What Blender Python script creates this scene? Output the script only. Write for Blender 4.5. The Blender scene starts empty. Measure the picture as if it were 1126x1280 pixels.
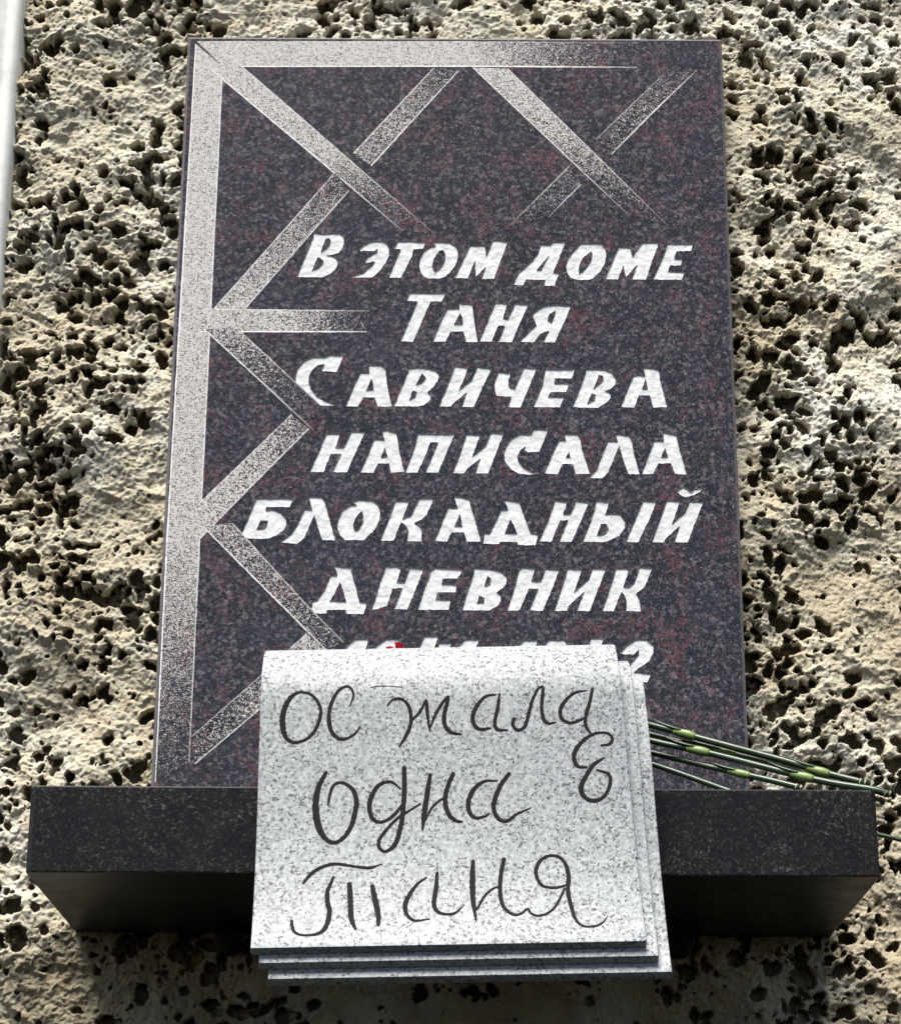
import bpy, bmesh, math, random
import numpy as np
from mathutils import Vector, Matrix, noise
from mathutils.geometry import delaunay_2d_cdt

# ------------------------------------------------------------------ camera, sky, sun, exposure
# world: X along the wall, Z up, the wall's mean surface is Y = 0, the viewer stands at negative Y
CAM_POS = (0.00833, -2.38609, -0.49774)
PITCH, YAW, ROLL = 0.348584, -0.004112, 0.006463
FOCAL_PX = 2997.736   # for a frame 1126 wide

scene = bpy.context.scene
cam_d = bpy.data.cameras.new('camera'); cam = bpy.data.objects.new('camera', cam_d)
scene.collection.objects.link(cam); scene.camera = cam
fw = Vector((math.sin(YAW)*math.cos(PITCH), math.cos(YAW)*math.cos(PITCH), math.sin(PITCH)))
rt = Vector((math.cos(YAW), -math.sin(YAW), 0)); up = rt.cross(fw)
r2 = rt*math.cos(ROLL) + up*math.sin(ROLL); u2 = up*math.cos(ROLL) - rt*math.sin(ROLL)
M = Matrix((r2, u2, -fw)).transposed().to_4x4(); M.translation = Vector(CAM_POS)
cam.matrix_world = M
cam_d.sensor_fit = 'HORIZONTAL'; cam_d.sensor_width = 36.0
cam_d.lens = 36.0*FOCAL_PX/1126.0
cam_d.clip_start = 0.05; cam_d.clip_end = 2000

SUN_EL, SUN_AZ = math.radians(62), math.radians(-16)     # azimuth: 0 = straight out from the wall, negative = to the left
SUN_POWER, SUN_ANGLE, SKY = 4.6, math.radians(32), 0.05
world = bpy.data.worlds.new('World'); scene.world = world; world.use_nodes = True
wn = world.node_tree.nodes; wl = world.node_tree.links
sky = wn.new('ShaderNodeTexSky'); sky.sky_type = 'NISHITA'; sky.sun_disc = False
to_sun = Vector((math.sin(SUN_AZ)*math.cos(SUN_EL), -math.cos(SUN_AZ)*math.cos(SUN_EL), math.sin(SUN_EL)))
sky.sun_elevation = SUN_EL
sky.sun_rotation = math.atan2(to_sun.x, to_sun.y)
sky.air_density = 1.0; sky.dust_density = 1.0; sky.ozone_density = 1.0
wl.new(sky.outputs[0], wn['Background'].inputs[0]); wn['Background'].inputs[1].default_value = SKY
sun_d = bpy.data.lights.new('sun', 'SUN'); sun_d.energy = SUN_POWER; sun_d.angle = SUN_ANGLE; sun_d.color = (1.0, 0.965, 0.91)
sun = bpy.data.objects.new('sun', sun_d); scene.collection.objects.link(sun)
sun.rotation_euler = to_sun.to_track_quat('Z', 'Y').to_euler()
sun.location = to_sun*6
vs = scene.view_settings
vs.view_transform = 'Standard'; vs.look = 'None'; vs.gamma = 1.0; vs.use_curve_mapping = False
vs.exposure = 0.94

# ------------------------------------------------------------------ measured shapes (metres)
SLAB_W, SLAB_H, FACE_Y = 0.6000, 0.9251, -0.0350
LEDGE = dict(x0=-0.3721, x1=0.3792, depth=0.2995, thick=0.0781)
# carved letters: outlines in metres on the slab face (x, z)
LETTERS = [
  ('В', [[(-0.1529,0.6799),(-0.1495,0.6801),(-0.1406,0.6785),(-0.1326,0.68),(-0.125,0.6797),(-0.1205,0.6769),(-0.1191,0.6724),(-0.1192,0.6663),(-0.1216,0.6596),(-0.125,0.6557),(-0.131,0.6537),(-0.1375,0.6529),(-0.132,0.6521),(-0.1279,0.6496),(-0.1253,0.6446),(-0.1259,0.6402),(-0.1286,0.6352),(-0.1335,0.6308),(-0.1404,0.6269),(-0.1434,0.6264),(-0.1688,0.6267),(-0.1521,0.6767)], [(-0.139,0.6729),(-0.1355,0.6735),(-0.1334,0.6707),(-0.1343,0.6662),(-0.1372,0.6623),(-0.1439,0.6567),(-0.1409,0.6679)], [(-0.1479,0.6501),(-0.1449,0.6501),(-0.1408,0.6462),(-0.1413,0.6429),(-0.1447,0.639),(-0.1531,0.6342)]]),
  ('Э', [[(-0.1022,0.6603),(-0.0971,0.6659),(-0.0911,0.6692),(-0.0841,0.6706),(-0.0771,0.6702),(-0.072,0.6666),(-0.0697,0.6604),(-0.0703,0.6516),(-0.0737,0.6438),(-0.0786,0.636),(-0.0844,0.6294),(-0.0884,0.6263),(-0.1104,0.6261),(-0.1054,0.629),(-0.0965,0.6321),(-0.0936,0.6359),(-0.0876,0.6409),(-0.0852,0.6459),(-0.0947,0.6437),(-0.0957,0.6453),(-0.0928,0.6509),(-0.0869,0.6548),(-0.0824,0.657),(-0.0825,0.6613),(-0.0864,0.6581),(-0.099,0.6583),(-0.1002,0.6572)]]),
  ('Т', [[(-0.0604,0.6707),(-0.0473,0.6704),(-0.0388,0.6697),(-0.0303,0.6694),(-0.0332,0.6612),(-0.0437,0.6604),(-0.0451,0.6519),(-0.0568,0.6264),(-0.0698,0.6261),(-0.0573,0.6604),(-0.0641,0.661)]]),
  ('О', [[(-0.0217,0.6695),(-0.0132,0.6698),(-0.0041,0.6693),(0.0019,0.6649),(0.0048,0.6582),(0.0045,0.6494),(0.002,0.6416),(-0.0029,0.6338),(-0.0099,0.6272),(-0.0148,0.6255),(-0.0278,0.6257),(-0.0319,0.6282),(-0.0354,0.6337),(-0.037,0.6403),(-0.0361,0.6491),(-0.0322,0.658),(-0.0252,0.6636),(-0.0192,0.6648),(-0.0212,0.6668)], [(-0.0151,0.6592),(-0.0111,0.6598),(-0.0088,0.6559),(-0.009,0.6482),(-0.012,0.6404),(-0.0199,0.6321),(-0.0232,0.6404),(-0.0211,0.6503)]]),
  ('М', [[(0.0183,0.6655),(0.0343,0.6654),(0.0356,0.6523),(0.0429,0.6724),(0.0589,0.6702),(0.0439,0.6255),(0.0306,0.6254),(0.0352,0.6398),(0.0242,0.6279),(0.0235,0.6478),(0.0156,0.6259),(0.0014,0.6261)]]),
  ('Д', [[(0.0949,0.6672),(0.1054,0.6673),(0.108,0.6706),(0.122,0.6705),(0.1087,0.6357),(0.1081,0.6335),(0.1141,0.6319),(0.109,0.6175),(0.098,0.6177),(0.0996,0.6246),(0.0786,0.6251),(0.0756,0.6182),(0.0651,0.6184),(0.0707,0.6327),(0.0777,0.6389),(0.0857,0.6472),(0.0923,0.6572)], [(0.1033,0.6539),(0.0957,0.6373),(0.0902,0.6362),(0.0987,0.6473)]]),
  ('О', [[(0.1386,0.6686),(0.1541,0.6687),(0.1602,0.6687),(0.1641,0.6642),(0.1658,0.6565),(0.1643,0.6454),(0.1586,0.6343),(0.1495,0.626),(0.1455,0.6249),(0.1335,0.6248),(0.1266,0.6275),(0.1231,0.6341),(0.1219,0.6413),(0.1243,0.6496),(0.1299,0.6585)], [(0.1495,0.6586),(0.1509,0.6564),(0.1498,0.6497),(0.1437,0.6386),(0.1358,0.6314),(0.1359,0.6408),(0.1398,0.6508)]]),
  ('М', [[(0.1794,0.6647),(0.1915,0.6639),(0.1942,0.6526),(0.2056,0.6706),(0.2232,0.6699),(0.2152,0.6471),(0.2082,0.6255),(0.1932,0.6255),(0.1991,0.6437),(0.1868,0.6282),(0.184,0.6425),(0.1777,0.6254),(0.1643,0.6259)]]),
  ('Е', [[(0.2327,0.6689),(0.2603,0.6687),(0.2581,0.6601),(0.242,0.6595),(0.2393,0.6511),(0.2486,0.6501),(0.2461,0.6426),(0.2346,0.6426),(0.2324,0.6353),(0.2503,0.6343),(0.2466,0.6254),(0.2159,0.6255),(0.2284,0.6549),(0.2303,0.6611)]]),
  ('Т', [[(-0.047,0.6089),(-0.0076,0.6084),(-0.0125,0.5985),(-0.0244,0.5984),(-0.0428,0.5505),(-0.0557,0.5512),(-0.0384,0.5983),(-0.05,0.5988)]]),
  ('А', [[(-0.006,0.5901),(0.006,0.5902),(0.0073,0.5895),(0.0061,0.5966),(0.0204,0.5954),(0.0219,0.5817),(0.0264,0.5508),(0.0146,0.5506),(0.011,0.5632),(-0.0023,0.5629),(-0.0082,0.5507),(-0.0213,0.5509),(-0.0128,0.575)], [(0.0078,0.5849),(0.01,0.5806),(0.0105,0.5719),(0.0011,0.5716),(0.0055,0.5806)]]),
  ('Н', [[(0.0457,0.5976),(0.0581,0.5963),(0.0536,0.5788),(0.0591,0.5783),(0.0671,0.5967),(0.081,0.5948),(0.0715,0.5729),(0.063,0.5507),(0.0491,0.5509),(0.0556,0.5701),(0.0486,0.5701),(0.0412,0.5511),(0.0288,0.5513),(0.0377,0.5766)]]),
  ('Я', [[(0.1262,0.5939),(0.1173,0.5947),(0.1024,0.5947),(0.0934,0.591),(0.0864,0.5855),(0.0862,0.5795),(0.0898,0.5706),(0.0843,0.5659),(0.0714,0.5513),(0.0864,0.5508),(0.0932,0.5606),(0.1031,0.565),(0.0966,0.5506),(0.1089,0.5507),(0.1191,0.5743),(0.1254,0.5901)], [(0.1101,0.5884),(0.1097,0.584),(0.1057,0.5736),(0.1017,0.5769),(0.1028,0.5829)]]),
  ('С', [[(-0.1498,0.5327),(-0.1364,0.5324),(-0.1316,0.5351),(-0.1167,0.5344),(-0.1237,0.5153),(-0.14,0.5158),(-0.137,0.5246),(-0.1441,0.5227),(-0.1499,0.5173),(-0.1531,0.5104),(-0.1532,0.5029),(-0.1508,0.4954),(-0.1442,0.487),(-0.1352,0.4812),(-0.1228,0.4759),(-0.1483,0.4763),(-0.1568,0.4827),(-0.1639,0.4911),(-0.1671,0.5007),(-0.1673,0.5082),(-0.1652,0.5189),(-0.1595,0.5269)]]),
  ('А', [[(-0.0981,0.5147),(-0.0888,0.5145),(-0.0897,0.5236),(-0.0771,0.5231),(-0.0716,0.5188),(-0.0699,0.5023),(-0.0646,0.4757),(-0.0788,0.4754),(-0.0824,0.4857),(-0.0946,0.486),(-0.1003,0.4753),(-0.113,0.4755),(-0.1042,0.5)], [(-0.0862,0.508),(-0.0841,0.5001),(-0.084,0.4945),(-0.0918,0.4942)]]),
  ('В', [[(-0.0467,0.5202),(-0.0364,0.5208),(-0.0255,0.5198),(-0.0186,0.5177),(-0.0144,0.5118),(-0.0161,0.5054),(-0.0204,0.4984),(-0.0268,0.4926),(-0.0228,0.4883),(-0.0247,0.4819),(-0.03,0.4777),(-0.0379,0.4757),(-0.0621,0.4759),(-0.0557,0.4935),(-0.047,0.5165)], [(-0.0329,0.5139),(-0.0284,0.5091),(-0.0323,0.5032),(-0.0391,0.501),(-0.0357,0.5074)], [(-0.0425,0.4941),(-0.038,0.4925),(-0.039,0.4872),(-0.0458,0.4829)]]),
  ('И', [[(0.0025,0.5226),(0.0158,0.5211),(0.0129,0.5098),(0.0066,0.4946),(0.0203,0.5067),(0.0267,0.5222),(0.0412,0.5198),(0.0326,0.5003),(0.0224,0.4753),(0.0101,0.4756),(0.015,0.4922),(-0.0007,0.4778),(-0.0016,0.4759),(-0.0144,0.4759),(-0.0076,0.4927)]]),
  ('Ч', [[(0.0489,0.5161),(0.0617,0.5149),(0.0592,0.5065),(0.0592,0.5012),(0.0612,0.4975),(0.0661,0.4969),(0.076,0.5216),(0.0893,0.5204),(0.0823,0.5013),(0.0719,0.4752),(0.0587,0.4757),(0.0626,0.4874),(0.0469,0.4883),(0.045,0.4947),(0.0445,0.5032)]]),
  ('Е', [[(0.0991,0.5198),(0.1306,0.5195),(0.1266,0.5088),(0.1089,0.5089),(0.1079,0.5036),(0.1241,0.5031),(0.1205,0.4932),(0.1043,0.4931),(0.1014,0.4876),(0.118,0.4871),(0.114,0.4754),(0.0856,0.4756),(0.0961,0.5024),(0.0971,0.5104)]]),
  ('В', [[(0.1418,0.5196),(0.1506,0.5204),(0.1614,0.5193),(0.1693,0.5162),(0.174,0.5082),(0.1725,0.5018),(0.168,0.497),(0.162,0.4948),(0.1674,0.4916),(0.1678,0.4869),(0.1638,0.4821),(0.1539,0.4751),(0.1275,0.4757),(0.1345,0.4941),(0.1417,0.5155)], [(0.1554,0.5134),(0.1599,0.5124),(0.1605,0.5081),(0.1573,0.5038),(0.1498,0.4979),(0.1534,0.5065)], [(0.1473,0.4921),(0.1517,0.4905),(0.1511,0.4846),(0.1427,0.4798)]]),
  ('А', [[(0.1928,0.5125),(0.1987,0.5136),(0.2051,0.5124),(0.2033,0.5224),(0.2136,0.5212),(0.2195,0.5191),(0.2211,0.5052),(0.2273,0.4764),(0.2126,0.476),(0.2095,0.4897),(0.1977,0.4897),(0.1925,0.4756),(0.1787,0.4761),(0.1856,0.4955)], [(0.2053,0.5094),(0.2068,0.502),(0.2074,0.4975),(0.2013,0.4974)]]),
  ('Н', [[(-0.133,0.4443),(-0.1184,0.4444),(-0.1229,0.4286),(-0.1142,0.4287),(-0.1063,0.4471),(-0.0921,0.4461),(-0.1014,0.4241),(-0.1102,0.4006),(-0.1252,0.4008),(-0.1169,0.4214),(-0.1276,0.4213),(-0.1349,0.4008),(-0.149,0.4009),(-0.1412,0.4207)]]),
  ('А', [[(-0.0822,0.4383),(-0.0715,0.438),(-0.0746,0.4483),(-0.0687,0.4489),(-0.0589,0.4452),(-0.0557,0.4253),(-0.0501,0.4014),(-0.0636,0.4003),(-0.0662,0.4107),(-0.0779,0.4108),(-0.0825,0.4002),(-0.0963,0.4003),(-0.0887,0.4199)], [(-0.0709,0.4294),(-0.0678,0.4185),(-0.0751,0.4179)]]),
  ('П', [[(-0.0361,0.4448),(0.0024,0.4445),(-0.0052,0.4256),(-0.0148,0.4004),(-0.0278,0.401),(-0.015,0.435),(-0.0233,0.4349),(-0.0276,0.4213),(-0.0366,0.4005),(-0.0492,0.4006),(-0.0412,0.4233),(-0.0379,0.4354),(-0.0373,0.4396)]]),
  ('И', [[(0.0151,0.4446),(0.0293,0.4436),(0.021,0.419),(0.0351,0.4311),(0.041,0.4466),(0.0541,0.4453),(0.0463,0.4238),(0.0376,0.4),(0.0245,0.4002),(0.0296,0.4169),(0.0162,0.4059),(0.0124,0.3999),(0.0006,0.4001),(0.0084,0.4215)]]),
  ('С', [[(0.0726,0.4449),(0.0828,0.4444),(0.0858,0.4504),(0.1014,0.4501),(0.0915,0.4251),(0.0803,0.4238),(0.0756,0.4266),(0.0772,0.4313),(0.0715,0.4265),(0.0684,0.4197),(0.0695,0.4135),(0.0753,0.4063),(0.084,0.4013),(0.0928,0.4003),(0.0801,0.3988),(0.0695,0.4002),(0.0618,0.4051),(0.0555,0.4145),(0.0545,0.4228),(0.057,0.4312),(0.0628,0.4396)]]),
  ('А', [[(0.1125,0.4383),(0.1198,0.4383),(0.1184,0.4456),(0.132,0.4447),(0.1354,0.4389),(0.1362,0.4295),(0.1446,0.4004),(0.13,0.3998),(0.1268,0.4112),(0.1161,0.4111),(0.1107,0.3997),(0.0968,0.4001),(0.1055,0.422)], [(0.1231,0.4258),(0.1244,0.419),(0.1196,0.4185)]]),
  ('Л', [[(0.1642,0.4377),(0.1744,0.4372),(0.1724,0.4456),(0.1862,0.4439),(0.1895,0.4368),(0.1907,0.4253),(0.197,0.3998),(0.1849,0.4003),(0.1794,0.4179),(0.1758,0.4325),(0.1671,0.4106),(0.1631,0.4012),(0.1577,0.3955),(0.1432,0.3951),(0.1515,0.4042)]]),
  ('А', [[(0.2129,0.4381),(0.2231,0.4378),(0.2222,0.4474),(0.2359,0.4452),(0.2381,0.4339),(0.2459,0.4001),(0.2338,0.4005),(0.2302,0.4125),(0.2162,0.4121),(0.211,0.4004),(0.1989,0.4003),(0.2072,0.4222)], [(0.2241,0.4307),(0.227,0.4197),(0.2197,0.4194)]]),
  ('Б', [[(-0.2041,0.371),(-0.1986,0.3716),(-0.1662,0.3707),(-0.1693,0.3614),(-0.1857,0.3613),(-0.1939,0.3613),(-0.1943,0.3579),(-0.1865,0.3583),(-0.1787,0.3552),(-0.1733,0.3491),(-0.1718,0.3425),(-0.1743,0.3363),(-0.1818,0.3302),(-0.1913,0.3263),(-0.2203,0.3264),(-0.2122,0.3474)], [(-0.1992,0.3464),(-0.1915,0.3463),(-0.1932,0.3393),(-0.1965,0.3372),(-0.203,0.3372)]]),
  ('Л', [[(-0.1533,0.3592),(-0.1456,0.3588),(-0.1495,0.3729),(-0.1436,0.3736),(-0.1358,0.3724),(-0.1328,0.3673),(-0.1286,0.3519),(-0.1207,0.3249),(-0.1342,0.3251),(-0.1383,0.3365),(-0.143,0.3534),(-0.1485,0.3395),(-0.1529,0.3273),(-0.1604,0.3209),(-0.1758,0.3219),(-0.1768,0.3233),(-0.1665,0.3313),(-0.1601,0.3425)]]),
  ('О', [[(-0.1041,0.3669),(-0.0981,0.37),(-0.0836,0.3694),(-0.0778,0.365),(-0.0748,0.3584),(-0.0751,0.3491),(-0.0783,0.3399),(-0.0859,0.3307),(-0.0915,0.3251),(-0.1107,0.3253),(-0.1156,0.3305),(-0.1192,0.3387),(-0.1184,0.3468),(-0.1143,0.3576),(-0.1067,0.3635),(-0.0995,0.3639)], [(-0.094,0.3577),(-0.0922,0.3531),(-0.0924,0.3449),(-0.0956,0.3378),(-0.0989,0.3352),(-0.1018,0.3367),(-0.1026,0.3428),(-0.0997,0.351)]]),
  ('К', [[(-0.0585,0.3692),(-0.0445,0.3683),(-0.0515,0.3493),(-0.0424,0.3524),(-0.034,0.3719),(-0.019,0.3718),(-0.0261,0.354),(-0.0313,0.3483),(-0.039,0.3447),(-0.0331,0.3402),(-0.0312,0.3361),(-0.0311,0.3241),(-0.0459,0.3243),(-0.0451,0.335),(-0.0466,0.3406),(-0.0529,0.3452),(-0.0603,0.3249),(-0.0738,0.3249),(-0.0659,0.3471)]]),
  ('А', [[(-0.0035,0.3618),(0.0061,0.3614),(0.002,0.3752),(0.0176,0.3717),(0.0225,0.3537),(0.0307,0.3242),(0.0159,0.3243),(0.013,0.3343),(-0.0005,0.3342),(-0.0047,0.324),(-0.0172,0.3248),(-0.0092,0.3474)], [(0.0085,0.3552),(0.011,0.3414),(0.0028,0.3412)]]),
  ('Д', [[(0.0514,0.3595),(0.0586,0.3601),(0.0553,0.3709),(0.0702,0.3684),(0.0764,0.3499),(0.0821,0.3331),(0.0902,0.3322),(0.0867,0.3205),(0.0688,0.3209),(0.0681,0.3242),(0.0504,0.3241),(0.049,0.3216),(0.0327,0.322),(0.0339,0.3334),(0.0394,0.3324),(0.0466,0.3477)], [(0.061,0.3488),(0.0648,0.3427),(0.0682,0.3331),(0.0552,0.3335)]]),
  ('Н', [[(0.1078,0.3706),(0.1208,0.3686),(0.1159,0.3558),(0.1241,0.3555),(0.13,0.3708),(0.143,0.3682),(0.1351,0.3492),(0.1242,0.3245),(0.1119,0.3247),(0.1211,0.3487),(0.1129,0.3481),(0.1036,0.3246),(0.0908,0.3245),(0.1014,0.3501)]]),
  ('Ы', [[(0.1512,0.3698),(0.1647,0.3689),(0.1597,0.3555),(0.1669,0.3558),(0.1755,0.3549),(0.1801,0.3477),(0.18,0.3406),(0.1741,0.3314),(0.1625,0.3257),(0.1568,0.3242),(0.1362,0.3248),(0.1446,0.3462)], [(0.1552,0.3447),(0.1609,0.3443),(0.1633,0.3402),(0.1603,0.3341),(0.155,0.3318),(0.151,0.332)], [(0.1999,0.3709),(0.2135,0.3692),(0.2062,0.351),(0.1936,0.3244),(0.1811,0.3245),(0.1867,0.3386),(0.1928,0.3534)]]),
  ('Й', [[(0.2245,0.3706),(0.238,0.3698),(0.2291,0.3445),(0.2435,0.3584),(0.2486,0.3702),(0.2624,0.3692),(0.2532,0.3461),(0.2449,0.3245),(0.2313,0.3248),(0.2373,0.343),(0.222,0.3286),(0.22,0.3244),(0.2083,0.3245),(0.2188,0.3541)], [(0.2354,0.3814),(0.2418,0.3863),(0.2456,0.3841),(0.2489,0.3802),(0.2508,0.3805),(0.2538,0.3841),(0.2621,0.3847),(0.26,0.3811),(0.2531,0.3769),(0.2434,0.3748),(0.2387,0.3773)]]),
  ('Д', [[(-0.1245,0.2865),(-0.1178,0.2871),(-0.1207,0.2966),(-0.1046,0.295),(-0.0985,0.2741),(-0.0944,0.2576),(-0.0863,0.257),(-0.0903,0.2447),(-0.1074,0.2446),(-0.108,0.2491),(-0.1274,0.249),(-0.1283,0.245),(-0.1449,0.2454),(-0.1424,0.2579),(-0.1381,0.2589),(-0.1308,0.2699),(-0.1263,0.283)], [(-0.1148,0.279),(-0.1108,0.268),(-0.1082,0.2581),(-0.1253,0.2585),(-0.1203,0.267)]]),
  ('Н', [[(-0.0674,0.2966),(-0.0559,0.2963),(-0.0523,0.2935),(-0.0566,0.2794),(-0.0481,0.2794),(-0.0431,0.2955),(-0.0288,0.2936),(-0.0389,0.2664),(-0.0454,0.2499),(-0.0586,0.2501),(-0.0504,0.2729),(-0.0608,0.2725),(-0.0663,0.2533),(-0.0814,0.2492),(-0.0756,0.2692),(-0.0729,0.2813)]]),
  ('Е', [[(-0.0206,0.2926),(-0.0168,0.2952),(0.01,0.2938),(0.01,0.2898),(0.0062,0.2837),(-0.0086,0.2836),(-0.01,0.2776),(0.0055,0.2772),(0.0044,0.2687),(-0.0147,0.2684),(-0.016,0.2606),(-0.0005,0.2601),(-0.0027,0.2497),(-0.034,0.2495),(-0.0271,0.2745),(-0.022,0.2871),(-0.022,0.2906)]]),
  ('В', [[(0.0233,0.2954),(0.0386,0.2945),(0.051,0.2915),(0.0575,0.2855),(0.0563,0.278),(0.0529,0.2734),(0.0467,0.2689),(0.051,0.2654),(0.051,0.2589),(0.0472,0.2539),(0.0386,0.2491),(0.0111,0.2494),(0.0167,0.2687),(0.0233,0.2898)], [(0.0372,0.2874),(0.041,0.2839),(0.0401,0.2784),(0.0367,0.2758),(0.0341,0.2763)], [(0.0286,0.2653),(0.0339,0.2633),(0.0334,0.2573),(0.0263,0.2573)]]),
  ('Н', [[(0.0733,0.2967),(0.0866,0.2947),(0.0823,0.2816),(0.0923,0.2812),(0.0976,0.2951),(0.1114,0.2938),(0.1036,0.2722),(0.0939,0.2492),(0.0807,0.2496),(0.0894,0.2731),(0.0798,0.2733),(0.0707,0.2506),(0.0678,0.2489),(0.0579,0.2495),(0.0656,0.275),(0.0699,0.2931)]]),
  ('И', [[(0.1205,0.2956),(0.1351,0.2945),(0.1264,0.2698),(0.1424,0.2845),(0.1458,0.2957),(0.1579,0.2951),(0.1592,0.2946),(0.1502,0.2705),(0.1423,0.2493),(0.1291,0.2494),(0.1369,0.2704),(0.1211,0.2553),(0.1186,0.2493),(0.1063,0.2491),(0.1131,0.2713)]]),
  ('К', [[(0.1705,0.2959),(0.181,0.2957),(0.1831,0.2932),(0.1773,0.2756),(0.1834,0.2751),(0.1893,0.2807),(0.1944,0.2973),(0.2077,0.2959),(0.1992,0.2757),(0.1904,0.2682),(0.194,0.2587),(0.1943,0.2492),(0.1796,0.2494),(0.1803,0.2586),(0.179,0.2656),(0.1753,0.2706),(0.1668,0.2491),(0.1554,0.2493),(0.1629,0.2715)]]),
  ('1', [[(-0.0982,0.218),(-0.084,0.218),(-0.0974,0.1743),(-0.1095,0.1743),(-0.0995,0.2063),(-0.1112,0.2046)]]),
  ('2', [[(-0.0817,0.2039),(-0.075,0.2122),(-0.0659,0.2181),(-0.0552,0.2179),(-0.0487,0.2123),(-0.0477,0.2044),(-0.0519,0.1957),(-0.0677,0.1834),(-0.0502,0.181),(-0.0538,0.1728),(-0.0781,0.1734),(-0.076,0.1805),(-0.0701,0.1932),(-0.0626,0.2027),(-0.063,0.2078),(-0.068,0.2019),(-0.0817,0.2023)]]),
  ('4', [[(-0.027,0.2216),(-0.013,0.2216),(-0.0202,0.1993),(-0.0156,0.1993),(-0.0122,0.2142),(0.0005,0.2143),(-0.0045,0.1994),(-0.0004,0.1989),(-0.0034,0.1889),(-0.0084,0.1888),(-0.0124,0.1751),(-0.0255,0.1751),(-0.0211,0.1888),(-0.0399,0.1897),(-0.035,0.2024)]]),
  ('1', [[(0.0143,0.2181),(0.0285,0.2181),(0.0144,0.175),(0.0023,0.1749),(0.0133,0.2096),(0.0052,0.2079)]]),
  ('1', [[(0.0748,0.2179),(0.0886,0.2174),(0.0751,0.1753),(0.063,0.1752),(0.0743,0.211),(0.0667,0.2093)]]),
  ('9', [[(0.0938,0.2111),(0.1007,0.2183),(0.116,0.2179),(0.1205,0.2112),(0.1188,0.1985),(0.1126,0.1858),(0.1019,0.1755),(0.0897,0.1746),(0.102,0.1889),(0.0967,0.1897),(0.0922,0.1968)], [(0.1021,0.2071),(0.1082,0.2088),(0.1089,0.2016),(0.1028,0.1976)]]),
  ('4', [[(0.1435,0.2201),(0.1564,0.2202),(0.1493,0.2018),(0.1539,0.2015),(0.1579,0.213),(0.1678,0.2131),(0.1638,0.2016),(0.1676,0.2011),(0.1647,0.1924),(0.1606,0.1924),(0.155,0.1758),(0.1428,0.1757),(0.1484,0.1923),(0.1317,0.1926),(0.1356,0.201)]]),
  ('2', [[(0.173,0.2048),(0.18,0.2131),(0.1892,0.2191),(0.1999,0.2188),(0.2062,0.2133),(0.2069,0.2053),(0.2025,0.1966),(0.1863,0.1843),(0.2037,0.1819),(0.1997,0.1737),(0.1754,0.1743),(0.1778,0.1814),(0.1842,0.1941),(0.192,0.2037),(0.1918,0.2087),(0.1866,0.2028),(0.1729,0.2032)]]),
]
# etched bands: both long edges (x, z), stipple density along them, strength of the two scored edge lines
BANDS = [
  ([(-0.2912, 0.9154), (-0.2943, 0.5747), (-0.2963, 0.3259), (-0.296, 0.0668)], [(-0.2588, 0.8854), (-0.2601, 0.5748), (-0.261, 0.3261), (-0.2619, 0.0875)], [1, 1, 0.95, 0.25], (1, 0.6)),
  ([(-0.2897, 0.9185), (0.006, 0.9199), (0.2081, 0.9194)], [(-0.2588, 0.8856), (0.0169, 0.8872), (0.2048, 0.8866)], [1, 0.95, 0.0], (0.25, 1)),
  ([(-0.2512, 0.9002), (-0.2369, 0.8863), (-0.1258, 0.7802), (-0.019, 0.6783)], [(-0.272, 0.8817), (-0.2577, 0.8679), (-0.152, 0.7711), (-0.0565, 0.6829)], [1, 0.95, 0.85, 0.0], (0.5, 0.9)),
  ([(-0.2626, 0.5824), (-0.1889, 0.6783), (-0.1305, 0.7549)], [(-0.2298, 0.5797), (-0.1608, 0.6708), (-0.1146, 0.7307)], [0.9, 0.65, 0.35], (0.6, 0.6)),
  ([(-0.1112, 0.7778), (-0.0691, 0.83), (-0.0237, 0.8857)], [(-0.0906, 0.7615), (-0.0511, 0.8115), (0.0053, 0.882)], [0.55, 0.6, 0.3], (0.7, 0.75)),
  ([(0.0598, 0.8849), (0.148, 0.787), (0.233, 0.6912)], [(0.0196, 0.8862), (0.1074, 0.7918), (0.1909, 0.7026)], [0.95, 0.7, 0.0], (0.7, 0.9)),
  ([(0.2718, 0.8844), (0.2223, 0.8314), (0.1741, 0.7774)], [(0.2347, 0.8805), (0.1949, 0.8383), (0.1561, 0.7963)], [0.1, 0.42, 0.15], (1, 0.5)),
  ([(0.1265, 0.7634), (0.0928, 0.7255), (0.0594, 0.6884)], [(0.1401, 0.7395), (0.1217, 0.7198), (0.1047, 0.7005)], [0.2, 0.3, 0.0], (0.7, 0.8)),
  ([(-0.2706, 0.5885), (-0.1775, 0.5877), (-0.0893, 0.5871)], [(-0.2711, 0.5604), (-0.1768, 0.5609), (-0.0923, 0.5613)], [0.95, 0.9, 0.1], (0.5, 1)),
  ([(-0.2328, 0.567), (-0.1789, 0.5149), (-0.1404, 0.4769)], [(-0.2679, 0.5645), (-0.2022, 0.501), (-0.1465, 0.4467)], [0.75, 0.35, 0.0], (0.5, 0.9)),
  ([(-0.2678, 0.3611), (-0.2163, 0.4164), (-0.1707, 0.4659)], [(-0.2621, 0.3239), (-0.2036, 0.3904), (-0.1511, 0.449)], [0.95, 0.85, 0.55], (0.5, 0.6)),
  ([(-0.2279, 0.3431), (-0.1899, 0.3006), (-0.1504, 0.2567), (-0.1093, 0.2142)], [(-0.2594, 0.3391), (-0.2119, 0.2904), (-0.1701, 0.2482), (-0.1283, 0.2054)], [0.7, 0.6, 0.5, 0.3], (0.5, 0.9)),
  ([(-0.2606, 0.115), (-0.1929, 0.1791), (-0.1485, 0.2235)], [(-0.2561, 0.0852), (-0.1959, 0.1398), (-0.1283, 0.2054)], [0.4, 0.6, 0.8], (0.4, 0.7)),
]
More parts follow.
